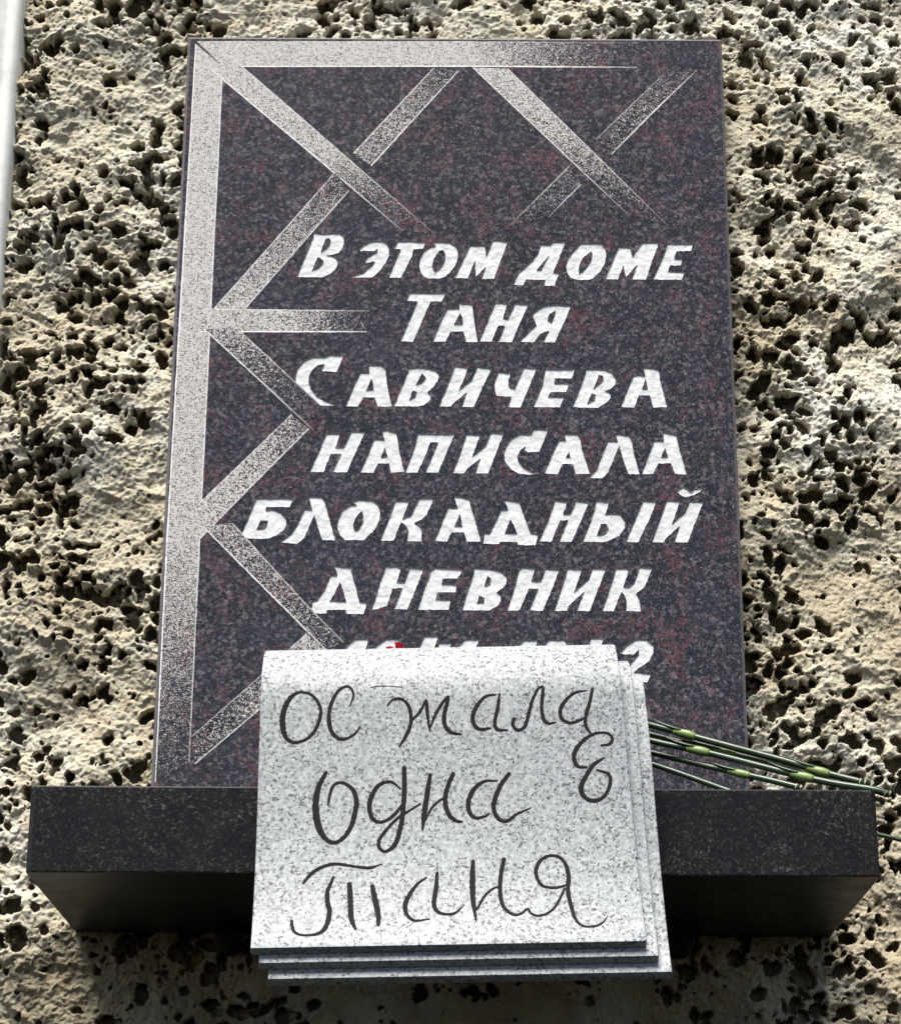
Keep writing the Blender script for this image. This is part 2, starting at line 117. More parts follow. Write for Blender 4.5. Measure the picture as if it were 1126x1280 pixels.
# handwriting on the front page: (x, distance along the page profile, stroke width)
STROKES = [
  ('о', [[(-0.1312,0.1351,0.00242),(-0.1376,0.1383,0.00345),(-0.1426,0.1454,0.00449),(-0.1458,0.1562,0.00484),(-0.1454,0.167,0.00484),(-0.1426,0.176,0.0038),(-0.1381,0.18,0.00311),(-0.132,0.1807,0.00276),(-0.1234,0.1773,0.00276),(-0.1167,0.1693,0.00311),(-0.1131,0.1586,0.00311),(-0.1128,0.1514,0.00276),(-0.1165,0.1432,0.00276),(-0.1227,0.1371,0.00242),(-0.1312,0.1351,0.00242)]]),
  ('с', [[(-0.0872,0.1486,0.00104),(-0.0842,0.1393,0.00207),(-0.087,0.1321,0.00207),(-0.0914,0.1307,0.00242),(-0.0975,0.1344,0.00276),(-0.1025,0.1435,0.00311),(-0.1052,0.1534,0.00345),(-0.105,0.1642,0.0038),(-0.1018,0.1732,0.00345),(-0.0956,0.1783,0.00311),(-0.0887,0.1779,0.00242),(-0.0818,0.1735,0.00207),(-0.0781,0.1679,0.00138)]]),
  ('т', [[(-0.0695,0.1317,0.00069),(-0.0582,0.1308,0.00086),(-0.0415,0.1322,0.00052)], [(-0.0544,0.1489,0.00104),(-0.0501,0.1439,0.00173),(-0.044,0.1428,0.00224),(-0.0378,0.1465,0.00276),(-0.0342,0.1547,0.00311),(-0.0336,0.1655,0.00311),(-0.0374,0.1762,0.00311),(-0.043,0.1859,0.00173)], [(-0.0336,0.1637,0.00173),(-0.0255,0.1548,0.00242),(-0.0204,0.145,0.00207),(-0.0194,0.1549,0.00311),(-0.0171,0.172,0.00138)], [(-0.0172,0.1712,0.00138),(-0.0124,0.1587,0.00242),(-0.0064,0.148,0.00242),(-0.0012,0.1417,0.00207),(-0.002,0.148,0.00311),(-0.0045,0.1588,0.00345),(-0.0036,0.1678,0.00345),(0.0016,0.1742,0.00311),(0.0104,0.1761,0.00138)]]),
  ('а', [[(0.0409,0.1407,0.00138),(0.0321,0.1423,0.00242),(0.0252,0.1494,0.00345),(0.0208,0.1593,0.0038),(0.0217,0.1674,0.00345),(0.027,0.172,0.00311),(0.0357,0.1712,0.00207)], [(0.044,0.1402,0.00173),(0.0426,0.1525,0.00311),(0.04,0.165,0.00311),(0.0417,0.1722,0.00311),(0.051,0.1733,0.00138)]]),
  ('л', [[(0.0566,0.1635,0.00345),(0.0557,0.1689,0.00311),(0.06,0.1735,0.00276),(0.0661,0.17,0.00311),(0.0697,0.1584,0.00311),(0.0732,0.1458,0.00276),(0.0776,0.1368,0.00242),(0.082,0.1341,0.00207),(0.082,0.1406,0.00311),(0.081,0.1532,0.00311),(0.0827,0.164,0.00311),(0.087,0.1677,0.00276),(0.0931,0.1669,0.00138)]]),
  ('а', [[(0.1205,0.1385,0.00104),(0.1108,0.1402,0.00242),(0.1029,0.1464,0.00311),(0.0976,0.1553,0.00345),(0.0984,0.1634,0.00311),(0.1053,0.1677,0.00276),(0.114,0.1655,0.00242),(0.1202,0.162,0.00138)], [(0.1258,0.1368,0.00242),(0.1229,0.1503,0.00311),(0.1193,0.1629,0.00311),(0.12,0.1719,0.00276),(0.1235,0.177,0.00173)]]),
  ('сь', [[(0.1328,0.1882,0.00173),(0.1398,0.1875,0.00276),(0.1425,0.183,0.00276),(0.1391,0.178,0.00242),(0.1304,0.1771,0.00242),(0.1208,0.1809,0.00311),(0.112,0.1896,0.0038),(0.1088,0.1985,0.0038),(0.1118,0.2066,0.00311),(0.1196,0.2079,0.00207)], [(0.1344,0.1999,0.00173),(0.1256,0.2059,0.00345),(0.1186,0.2165,0.0038),(0.1146,0.227,0.00414),(0.1183,0.2351,0.0038),(0.1269,0.2379,0.00345),(0.1356,0.2327,0.00311),(0.1401,0.2222,0.00311),(0.1385,0.2142,0.00276),(0.129,0.2104,0.00173)]]),
  ('о', [[(-0.107,0.2087,0.00345),(-0.1128,0.221,0.00449),(-0.115,0.2352,0.00553),(-0.1137,0.2493,0.00587),(-0.11,0.2609,0.00518),(-0.1038,0.269,0.0038),(-0.0969,0.2709,0.00345),(-0.0893,0.2658,0.0038),(-0.0836,0.2561,0.00414),(-0.0813,0.2473,0.00449),(-0.0797,0.2358,0.00414),(-0.0825,0.2251,0.0038),(-0.0895,0.2188,0.00276),(-0.0965,0.2178,0.00242),(-0.1015,0.223,0.00276),(-0.1043,0.2371,0.00173)]]),
  ('д', [[(-0.042,0.2241,0.00138),(-0.0499,0.2178,0.00242),(-0.0602,0.2202,0.00345),(-0.0669,0.2308,0.00414),(-0.0684,0.2413,0.00414),(-0.0648,0.2511,0.00345),(-0.0562,0.2531,0.00276),(-0.046,0.2462,0.00311),(-0.0384,0.2348,0.00138)], [(-0.0388,0.2056,0.0038),(-0.0385,0.2277,0.00414),(-0.0399,0.249,0.00414),(-0.0423,0.2631,0.00414),(-0.0464,0.2745,0.0038),(-0.054,0.2797,0.00276),(-0.0592,0.2761,0.00311),(-0.0593,0.269,0.00311),(-0.0518,0.2585,0.00276),(-0.0425,0.2489,0.00242),(-0.034,0.2438,0.00207),(-0.0246,0.2377,0.00138)]]),
  ('н', [[(-0.0163,0.2122,0.00311),(-0.0187,0.2299,0.00449),(-0.0211,0.2475,0.00449),(-0.0223,0.2608,0.00173)], [(-0.021,0.2546,0.00138),(-0.0151,0.2423,0.00207),(-0.0083,0.2354,0.00207),(-0.0014,0.232,0.00173)], [(0.0036,0.2117,0.00345),(-0.0015,0.2249,0.0038),(-0.0031,0.2372,0.0038),(0.0004,0.2479,0.0038),(0.0064,0.2534,0.00311),(0.0116,0.2543,0.00173)]]),
  ('а', [[(0.0417,0.2186,0.00138),(0.0322,0.2184,0.00242),(0.0236,0.2236,0.0038),(0.0176,0.2341,0.00414),(0.0176,0.2447,0.0038),(0.0228,0.251,0.00311),(0.0305,0.2503,0.00242),(0.0348,0.2477,0.00173)], [(0.0521,0.2126,0.00345),(0.0452,0.2222,0.0038),(0.04,0.2345,0.00414),(0.0391,0.2451,0.0038),(0.0442,0.2532,0.00345),(0.0511,0.2542,0.00311),(0.058,0.249,0.00242),(0.0709,0.243,0.00104)]]),
  ('Т', [[(-0.1232,0.3068,0.00207),(-0.1156,0.2972,0.00311),(-0.1048,0.2915,0.00311),(-0.0946,0.2901,0.00276),(-0.081,0.2925,0.00242),(-0.0673,0.294,0.00276),(-0.0564,0.2907,0.00086)], [(-0.0977,0.302,0.00242),(-0.1023,0.3144,0.00345),(-0.1019,0.3251,0.00414),(-0.1,0.3324,0.00414),(-0.1019,0.345,0.00414),(-0.1075,0.3521,0.00311),(-0.119,0.354,0.00207),(-0.1275,0.3517,0.00242),(-0.1308,0.3462,0.00276),(-0.1314,0.3408,0.00242)], [(-0.0839,0.3085,0.0038),(-0.0826,0.3237,0.00449),(-0.0812,0.3399,0.00414),(-0.0775,0.3491,0.00207)], [(-0.0644,0.3106,0.00345),(-0.0615,0.3241,0.00449),(-0.0587,0.3368,0.00414),(-0.0584,0.3455,0.00276)]]),
  ('а', [[(-0.0188,0.3038,0.00173),(-0.0263,0.3096,0.00276),(-0.0329,0.3193,0.0038),(-0.0362,0.3282,0.00414),(-0.0343,0.3373,0.00311),(-0.0275,0.3424,0.00242),(-0.0158,0.3412,0.00138)], [(-0.0095,0.3001,0.00276),(-0.0102,0.3144,0.0038),(-0.0118,0.3269,0.0038),(-0.0092,0.3341,0.00345),(-0.0024,0.337,0.00242),(0.006,0.3362,0.00242),(0.0136,0.3292,0.00069)]]),
  ('н', [[(0.0212,0.29,0.00311),(0.0207,0.306,0.00484),(0.0212,0.3239,0.00449),(0.0237,0.3429,0.00173)], [(0.0246,0.333,0.00207),(0.0305,0.3223,0.00242),(0.0373,0.3153,0.00207),(0.0432,0.3127,0.00173)], [(0.0475,0.2887,0.00345),(0.0449,0.3029,0.00345),(0.0443,0.319,0.00345),(0.0473,0.3316,0.00311),(0.0556,0.3387,0.00242),(0.0624,0.3373,0.00207),(0.0674,0.3335,0.00207),(0.0699,0.3375,0.00207),(0.0757,0.34,0.00207),(0.0842,0.3378,0.00207),(0.091,0.3316,0.00207),(0.0963,0.3218,0.00207),(0.099,0.3156,0.00173)]]),
  ('я', [[(0.0999,0.3129,0.00173),(0.0914,0.3149,0.00242),(0.0812,0.3134,0.00276),(0.0763,0.3071,0.00311),(0.075,0.2981,0.00345),(0.079,0.2902,0.00311),(0.0859,0.2863,0.00276),(0.0935,0.2869,0.00276),(0.0994,0.2924,0.00311),(0.1026,0.304,0.0038),(0.1018,0.3183,0.0038),(0.1045,0.3328,0.00345),(0.1075,0.3437,0.00276),(0.114,0.3501,0.00207),(0.124,0.3503,0.00207),(0.1308,0.3468,0.00173),(0.1347,0.3415,0.00069)]]),
]
# page side edges: (x, z) high and low, left then right
PAGE_EDGES = [([-0.1661, 0.0926, -0.1646, -0.1569], [0.1501, 0.0944, 0.1662, -0.1497]), ([-0.1619, 0.0822, -0.1576, -0.1672], [0.1618, 0.0988, 0.1764, -0.1613]), ([-0.156, 0.0865, -0.15, -0.1789], [0.1735, 0.0957, 0.1876, -0.173])]
# carnation stems and where their joints sit
STEMS = [
  ([(-0.0242, -0.23, 0.1252), (0.0094, -0.23, 0.1191), (0.0876, -0.231, 0.1008), (0.1842, -0.235, 0.0757), (0.2535, -0.25, 0.0525), (0.3061, -0.262, 0.0348), (0.3331, -0.268, 0.0245), (0.3727, -0.278, 0.0113)], [3.424, 6.017]),
  ([(0.0283, -0.21, 0.1234), (0.1031, -0.215, 0.0976), (0.1863, -0.225, 0.0692), (0.2563, -0.243, 0.0475), (0.2906, -0.252, 0.0357), (0.3254, -0.26, 0.0227), (0.3595, -0.27, 0.0102)], [2.932]),
  ([(0.0578, -0.232, 0.1003), (0.1169, -0.236, 0.0796), (0.1845, -0.245, 0.0579), (0.2252, -0.253, 0.0471), (0.2577, -0.26, 0.0372), (0.3064, -0.272, 0.0212), (0.3427, -0.281, 0.0104), (0.3769, -0.289, 0.0028), (0.392, -0.291, -0.002)], [3.051, 5.288]),
  ([(0.0432, -0.22, 0.0912), (0.1173, -0.225, 0.0704), (0.1858, -0.235, 0.0492), (0.2295, -0.25, 0.0343), (0.2628, -0.262, 0.0234), (0.2876, -0.27, 0.0157), (0.3149, -0.279, 0.0063)], [4.0]),
  ([(0.0574, -0.25, 0.0794), (0.123, -0.255, 0.0557), (0.1831, -0.265, 0.0311), (0.2063, -0.27, 0.0218), (0.2466, -0.28, 0.0042), (0.2636, -0.285, -0.0035)], []),
  ([(0.2626, -0.1, 0.0336), (0.3396, -0.1, 0.0198), (0.4153, -0.105, 0.0018), (0.4527, -0.108, -0.008)], []),
]
PINS = [(-0.2174,-0.0780),(0.2277,-0.0778)]
PILASTER_X = -0.4952


# ------------------------------------------------------------------ helpers
C = scene.collection
rnd = random.Random(7)

def obj(name, mesh, mat, parent=None):
    o = bpy.data.objects.new(name, mesh); C.objects.link(o)
    if mat and not mesh.materials: mesh.materials.append(mat)
    if parent: o.parent = parent
    return o
def mesh_of(name, verts, faces, smooth=False):
    m = bpy.data.meshes.new(name); m.from_pydata([tuple(v) for v in verts], [], faces); m.update()
    if smooth: m.polygons.foreach_set('use_smooth', [True]*len(m.polygons))
    return m
def thing(name, label, cat, loc=(0, 0, 0), group=None):
    o = bpy.data.objects.new(name, None); C.objects.link(o); o.location = loc
    o.empty_display_size = 0.05
    o['label'] = label; o['category'] = cat
    if group: o['group'] = group
    return o
def sstep(a, b, x):
    t = np.clip((x-a)/(b-a), 0, 1); return t*t*(3-2*t)

class NT:
    """small helper for node materials"""
    def __init__(self, name):
        self.m = bpy.data.materials.new(name); self.m.use_nodes = True
        self.t = self.m.node_tree; self.n = self.t.nodes; self.b = self.n['Principled BSDF']
        tc = self.n.new('ShaderNodeTexCoord'); self.co = tc.outputs['Object']
    def link(self, a, b): self.t.links.new(a, b)
    def put(self, v, sock):
        if hasattr(v, 'is_output'): self.link(v, sock)
        else: sock.default_value = v
    def noise(self, scale, detail=2, rough=.5, vec=None, dist=0):
        n = self.n.new('ShaderNodeTexNoise'); n.inputs['Scale'].default_value = scale
        n.inputs['Detail'].default_value = detail; n.inputs['Roughness'].default_value = rough
        n.inputs['Distortion'].default_value = dist
        self.link(vec or self.co, n.inputs['Vector']); return n.outputs['Fac']
    def noisec(self, scale, detail=2):
        n = self.n.new('ShaderNodeTexNoise'); n.inputs['Scale'].default_value = scale
        n.inputs['Detail'].default_value = detail; self.link(self.co, n.inputs['Vector']); return n.outputs['Color']
    def vor(self, scale, vec=None, feature='F1', out='Distance', rand=1):
        n = self.n.new('ShaderNodeTexVoronoi'); n.feature = feature; n.inputs['Scale'].default_value = scale
        n.inputs['Randomness'].default_value = rand
        self.link(vec or self.co, n.inputs['Vector']); return n.outputs[out]
    def warp(self, scale, amt):
        c = self.noisec(scale, 2)
        s = self.n.new('ShaderNodeVectorMath'); s.operation = 'MULTIPLY_ADD'
        self.link(c, s.inputs[0]); s.inputs[1].default_value = (amt,)*3; self.link(self.co, s.inputs[2]); return s.outputs[0]
    def ramp(self, fac, stops, interp='LINEAR'):
        r = self.n.new('ShaderNodeValToRGB'); r.color_ramp.interpolation = interp
        e = r.color_ramp.elements
        while len(e) > 1: e.remove(e[-1])
        e[0].position = stops[0][0]; e[0].color = tuple(stops[0][1])+(1,)
        for p, c in stops[1:]:
            k = e.new(p); k.color = tuple(c)+(1,)
        self.link(fac, r.inputs[0]); return r.outputs[0]
    def step(self, v, a, b):
        n = self.n.new('ShaderNodeMapRange'); n.interpolation_type = 'SMOOTHSTEP'
        self.put(v, n.inputs[0]); self.put(a, n.inputs[1]); self.put(b, n.inputs[2]); return n.outputs[0]
    def math(self, op, a, b=0.0):
        n = self.n.new('ShaderNodeMath'); n.operation = op; self.put(a, n.inputs[0]); self.put(b, n.inputs[1]); return n.outputs[0]
    def mix(self, fac, a, b, mode='MIX'):
        n = self.n.new('ShaderNodeMix'); n.data_type = 'RGBA'; n.blend_type = mode
        self.put(fac, n.inputs[0])
        for v, s in ((a, n.inputs[6]), (b, n.inputs[7])):
            if isinstance(v, tuple): v = v+(1,) if len(v) == 3 else v
            self.put(v, s)
        return n.outputs[2]
    def bump(self, h, strength=.3, dist=.001, normal=None):
        n = self.n.new('ShaderNodeBump'); n.inputs['Strength'].default_value = strength
        n.inputs['Distance'].default_value = dist; self.link(h, n.inputs['Height'])
        if normal: self.link(normal, n.inputs['Normal'])
        return n.outputs[0]
    def attr(self, name):
        n = self.n.new('ShaderNodeAttribute'); n.attribute_name = name; return n.outputs['Fac']
    def set(self, **k):
        for a, v in k.items(): 
            s = self.b.inputs[a.replace('_', ' ')]
            if isinstance(v, tuple) and len(v) == 3 and s.type == 'RGBA': v = v+(1,)
            self.put(v, s)
        return self

# ------------------------------------------------------------------ materials
def red_granite(t):
    """grain of the slab: dark brown-violet crystals, mauve greys, clustered red feldspar, tiny pale flecks"""
    w = t.warp(420, .006)
    cell = t.n.new('ShaderNodeTexVoronoi'); cell.inputs['Scale'].default_value = 310; t.link(w, cell.inputs['Vector'])
    sep = t.n.new('ShaderNodeSeparateColor'); t.link(cell.outputs['Color'], sep.inputs[0])
    soft = t.noise(380, 5, .78, dist=.6)
    v = t.math('ADD', t.math('MULTIPLY', sep.outputs[0], .62), t.math('MULTIPLY', soft, .38))
    base = t.ramp(v, [(.26, (.0035, .0027, .0031)), (.42, (.0075, .0055, .0062)), (.55, (.0130, .0102, .0115)), (.69, (.037, .0295, .0325)), (.83, (.120, .102, .106))])
    base = t.mix(t.math('MULTIPLY', t.step(t.noise(11, 4, .6), .45, .65), .35), base, t.mix(.5, base, (.022, .022, .036)))
    cl = t.noise(24, 5, .7)
    redm = t.math('MULTIPLY', t.step(cl, .49, .66), t.step(t.math('ADD', t.math('MULTIPLY', sep.outputs[1], .4), t.math('MULTIPLY', t.noise(190, 3, .6), .6)), .42, .58))
    redc = t.ramp(t.noise(400, 2), [(.35, (.040, .010, .012)), (.5, (.085, .022, .024)), (.68, (.17, .066, .062))])
    col = t.mix(t.math('MULTIPLY', redm, .68), base, redc)
    pk = t.math('MULTIPLY', t.step(sep.outputs[2], .86, .93), t.step(soft, .46, .58))
    col = t.mix(t.math('MULTIPLY', pk, .55), col, (.20, .135, .135))
    bl = t.math('MULTIPLY', t.step(sep.outputs[1], .80, .90), t.step(t.noise(14, 3), .45, .6))
    col = t.mix(t.math('MULTIPLY', bl, .22), col, (.035, .042, .085))
    gr = t.noise(1000, 2, .7)
    col = t.mix(.55, col, t.ramp(gr, [(.3, (.25,)*3), (.5, (1,)*3), (.72, (2.4,)*3)]), 'MULTIPLY')
    fl = t.step(t.noise(820, 1, .5), .63, .70)
    col = t.mix(t.math('MULTIPLY', fl, .38), col, (.26, .24, .25))
    return col

t = NT('red_granite'); col = red_granite(t)
t.set(Base_Color=col, Roughness=t.ramp(t.noise(60, 3), [(0, (.14,)*3), (1, (.28,)*3)]), IOR=1.55, Specular_IOR_Level=.6,
      Normal=t.bump(t.noise(700, 2), .06, .0006))
MAT_SLAB = t.m

t = NT('sawn_granite_edge'); col = red_granite(t)
t.set(Base_Color=t.mix(.45, col, (.22, .20, .21)), Roughness=.8)
MAT_EDGE = t.m

t = NT('etched_granite'); g = red_granite(t)
st_n = t.math('ADD', t.math('MULTIPLY', t.noise(860, 2, .6), .75), t.math('MULTIPLY', t.noise(330, 2, .6), .25))
fade = t.attr('stipple')
thr = t.math('SUBTRACT', .66, t.math('MULTIPLY', fade, .205))
dots = t.step(st_n, t.math('SUBTRACT', thr, .035), t.math('ADD', thr, .045))
ln = t.math('MULTIPLY', t.step(t.attr('rim'), .0020, .0009), t.attr('line'))
ln = t.math('MULTIPLY', ln, t.step(t.noise(300, 4, .75), .30, .50))
white = t.math('MAXIMUM', dots, ln)
pc = t.mix(t.noise(500, 2), (.38, .365, .35), (.60, .585, .57))
pc = t.mix(t.step(t.noise(30, 4), .45, .7), pc, (.50, .47, .46))
pc = t.mix(ln, pc, (.74, .73, .72))
t.set(Base_Color=t.mix(white, g, pc), Roughness=t.ramp(white, [(0, (.22,)*3), (1, (.85,)*3)]), IOR=1.55, Specular_IOR_Level=.5,
      Normal=t.bump(white, .25, .0005))
MAT_ETCH = t.m

t = NT('white_letter_paint')
n1 = t.noise(140, 4, .6); n2 = t.noise(38, 3, .5, dist=1.5)
t.set(Base_Color=t.mix(t.step(n1, .35, .7), (.50, .508, .515), (.63, .638, .645)), Roughness=.75,
      Normal=t.bump(t.math('ADD', n1, t.math('MULTIPLY', n2, 1.0)), .60, .0020))
MAT_PAINT = t.m

t = NT('black_granite')
w = t.warp(420, .006)
cell = t.n.new('ShaderNodeTexVoronoi'); cell.inputs['Scale'].default_value = 520; t.link(w, cell.inputs['Vector'])
sep = t.n.new('ShaderNodeSeparateColor'); t.link(cell.outputs['Color'], sep.inputs[0])
patch = t.math('ADD', .35, t.math('MULTIPLY', t.step(t.noise(13, 4, .6), .38, .66), .65))
c1 = t.ramp(t.math('ADD', t.math('MULTIPLY', sep.outputs[0], .5), t.math('MULTIPLY', t.noise(300, 4, .75), .5)), [(.2, (.008, .008, .010)), (.52, (.007, .007, .008)), (.66, (.020, .019, .019)), (.80, (.095, .088, .085))])
c2 = (.006, .006, .007)
cc = t.mix(patch, c2, c1)
dust = t.step(t.noise(640, 2, .6), .63, .74)
cc = t.mix(t.math('MULTIPLY', dust, t.math('MULTIPLY', patch, .35)), cc, (.20, .18, .17))
t.set(Base_Color=cc, Roughness=t.ramp(t.noise(30, 4), [(.3, (.28,)*3), (.7, (.45,)*3)]), IOR=1.5, Specular_IOR_Level=.16,
      Normal=t.bump(t.noise(500, 2), .08, .0006))
MAT_LEDGE = t.m

t = NT('grey_granite')
w = t.warp(300, .003)
fine = t.noise(560, 3, .65, vec=w)
base = t.ramp(t.noise(260, 4, .7), [(.34, (.22, .228, .233)), (.5, (.345, .358, .367)), (.66, (.48, .492, .50))])
fleck = t.math('MULTIPLY', t.step(t.noise(360, 3, .6, vec=w), .55, .59), t.step(t.noise(70, 3), .30, .52))
fleck2 = t.step(fine, .61, .66)
col = t.mix(t.math('MULTIPLY', fleck, .9), base, (.055, .058, .062))
col = t.mix(t.math('MULTIPLY', fleck2, .75), col, (.11, .115, .12))
big = t.math('MULTIPLY', t.step(t.vor(150, vec=w), .20, .13), t.step(t.noise(60, 2), .5, .58))
col = t.mix(t.math('MULTIPLY', big, .9), col, (.025, .027, .03))
t.set(Base_Color=col, Roughness=.62, Normal=t.bump(t.noise(800, 3), .18, .0008))
MAT_PAGE = t.m

t = NT('black_groove_paint')
t.set(Base_Color=t.mix(t.noise(700, 3), (.008, .008, .010), (.022, .022, .024)), Roughness=.85, Specular_IOR_Level=.15)
MAT_INK = t.m

t = NT('rough_cast_plaster')
big = t.noise(5.5, 5, .6); mid = t.noise(40, 5, .65); fin = t.noise(420, 4, .7)
sz_ = t.n.new('ShaderNodeSeparateXYZ'); t.link(t.co, sz_.inputs[0])
big = t.math('ADD', big, t.math('MULTIPLY', t.math('SUBTRACT', sz_.outputs[2], .52), .11))     # tone shifts with height: paler above, more tan below
c = t.ramp(big, [(.36, (.34, .29, .20)), (.50, (.46, .42, .325)), (.66, (.58, .56, .49))])
c = t.mix(t.math('MULTIPLY', t.step(mid, .47, .70), .65), c, (.42, .34, .22))
c = t.mix(t.math('MULTIPLY', t.step(t.noise(9, 6, .7), .56, .74), .35), c, (.40, .39, .27))
c = t.mix(t.math('MULTIPLY', t.step(fin, .55, .75), .30), c, (.27, .23, .17))
c = t.mix(t.math('MULTIPLY', t.step(fin, .45, .30), .25), c, (.72, .70, .64))
t.set(Base_Color=c, Roughness=.93, Normal=t.bump(t.math('ADD', fin, mid), .85, .0020))
MAT_WALL = t.m

t = NT('smooth_grey_render')
t.set(Base_Color=t.mix(t.step(t.noise(20, 5, .7), .4, .75), (.66, .665, .64), (.50, .51, .485)), Roughness=.85,
      Normal=t.bump(t.noise(130, 4), .3, .001))
MAT_PIL = t.m

t = NT('green_stem')
t.set(Base_Color=t.mix(t.noise(60, 3), (.014, .030, .015), (.034, .062, .032)), Roughness=.32, Subsurface_Weight=.05, Normal=t.bump(t.noise(500, 2), .15, .0006))
MAT_STEM = t.m
t = NT('yellow_green_joint')
t.set(Base_Color=t.mix(t.noise(120, 3), (.075, .135, .028), (.22, .29, .10)), Roughness=.45)
MAT_NODE = t.m
t = NT('pale_cut_end')
t.set(Base_Color=(.42, .47, .27), Roughness=.7)
MAT_CUT = t.m
t = NT('red_petal')
t.set(Base_Color=t.mix(t.noise(90, 3), (.45, .008, .018), (.72, .03, .05)), Roughness=.6, Subsurface_Weight=.1)
MAT_PETAL = t.m
t = NT('dark_iron')
t.set(Base_Color=(.02, .019, .018), Roughness=.6, Metallic=.6, Normal=t.bump(t.noise(300, 3), .3, .001))
MAT_IRON = t.m

# ------------------------------------------------------------------ the rough-cast wall
def perlin(x, y, cell, seed):
    rs = np.random.RandomState(seed); N = 512
    ang = rs.rand(N, N).astype(np.float32)*6.2831853
    gx, gy = np.cos(ang), np.sin(ang)
    u = (x/cell + 173.31).astype(np.float32); v = (y/cell + 91.73).astype(np.float32)
    i = np.floor(u).astype(np.int32); j = np.floor(v).astype(np.int32)
    fx = u-i; fy = v-j
    a = fx*fx*fx*(fx*(fx*6-15)+10); b = fy*fy*fy*(fy*(fy*6-15)+10)
    i &= N-1; j &= N-1; i1 = (i+1) & (N-1); j1 = (j+1) & (N-1)
    def d(ii, jj, ox, oy): return gx[ii, jj]*(fx-ox) + gy[ii, jj]*(fy-oy)
    n0 = d(i, j, 0, 0)*(1-a) + d(i1, j, 1, 0)*a
    n1 = d(i, j1, 0, 1)*(1-a) + d(i1, j1, 1, 1)*a
    return (n0*(1-b) + n1*b)*1.5

FX0, FX1, FZ0, FZ1, ST = -0.57, 0.57, -0.25, 1.05, 0.00116
def wall_height():
    xs = np.arange(FX0, FX1, ST, dtype=np.float32); zs = np.arange(FZ0, FZ1, ST, dtype=np.float32)
    X, Z = np.meshgrid(xs, zs)
    wx = X + .010*perlin(X, Z, .045, 1) + .0035*perlin(X, Z, .014, 2)
    wz = Z + .010*perlin(X, Z, .045, 3) + .0035*perlin(X, Z, .014, 4)
    dens = 1.25*perlin(wx, wz, .15, 5) + .30*sstep(.40, .85, Z) - .16                       # where the cast is open and where it is smeared shut
    h = .014*perlin(X, Z, .17, 6) + .0120*perlin(wx, wz+.4*wx, .075, 7) + .0060*(.5-np.abs(perlin(wx*.8+wz*.5, wz, .050, 16)))
    h += .0060*(.5-np.abs(perlin(wx, wz*1.25, .034, 8)))
    h += .0030*(.5-np.abs(perlin(wx, wz, .015, 9)))*sstep(-.5, .3, dens)
    h += .0016*perlin(wx, wz, .0085, 10) + .0026*(.4-np.abs(perlin(wx, wz, .0062, 15)))*sstep(-.45, .1, dens) + .0016*perlin(X, Z, .0042, 11) + .0008*perlin(X, Z, .0024, 12)
    edge = .30*perlin(X, Z, .010, 13) + .20*perlin(X, Z, .0045, 14)
    pit = np.zeros_like(h); ox = np.zeros_like(h); oz = np.zeros_like(h)
    rs = np.random.RandomState(21)
    W_, H_ = FX1-FX0, FZ1-FZ0
    n = int(W_*H_/(.0092**2))
    for k in range(n):
        cx, cz = FX0+rs.rand()*W_, FZ0+rs.rand()*H_
        ix, iz = int((cx-FX0)/ST), int((cz-FZ0)/ST)
        dn = dens[min(iz, h.shape[0]-1), min(ix, h.shape[1]-1)]
        big = rs.rand()
        r = .0013 + .0085*big**3.2
        asp = .65+.7*rs.rand(); an = rs.rand()*3.14
        dp = min(r*(4.4+2.6*rs.rand()), .036)
        if rs.rand() > .70+1.25*dn: 
            if rs.rand() < .75: continue
            r *= .55; dp *= .5
        R_ = int(r*1.9/ST)+2
        a0, a1 = max(ix-R_, 0), min(ix+R_+1, h.shape[1]); b0, b1 = max(iz-R_, 0), min(iz+R_+1, h.shape[0])
        if a1 <= a0 or b1 <= b0: continue
        dx = xs[a0:a1][None, :]-cx; dz = zs[b0:b1][:, None]-cz
        u = (dx*math.cos(an)+dz*math.sin(an))/(r*asp); v = (-dx*math.sin(an)+dz*math.cos(an))/(r/asp)
        q = np.sqrt(u*u+v*v) + edge[b0:b1, a0:a1]
        fr = sstep(1.05, .52, q); new = dp*fr; old = pit[b0:b1, a0:a1]; up = new > old
        old[up] = new[up]
        wide = 1.25*fr*fr*sstep(-.2, .5, q)                  # the hollow is wider inside than at its mouth
        ox[b0:b1, a0:a1][up] = (dx*wide)[up]; oz[b0:b1, a0:a1][up] = (dz*wide+1.3*r*fr*fr)[up]
    h -= pit
    return xs, zs, h, ox, oz

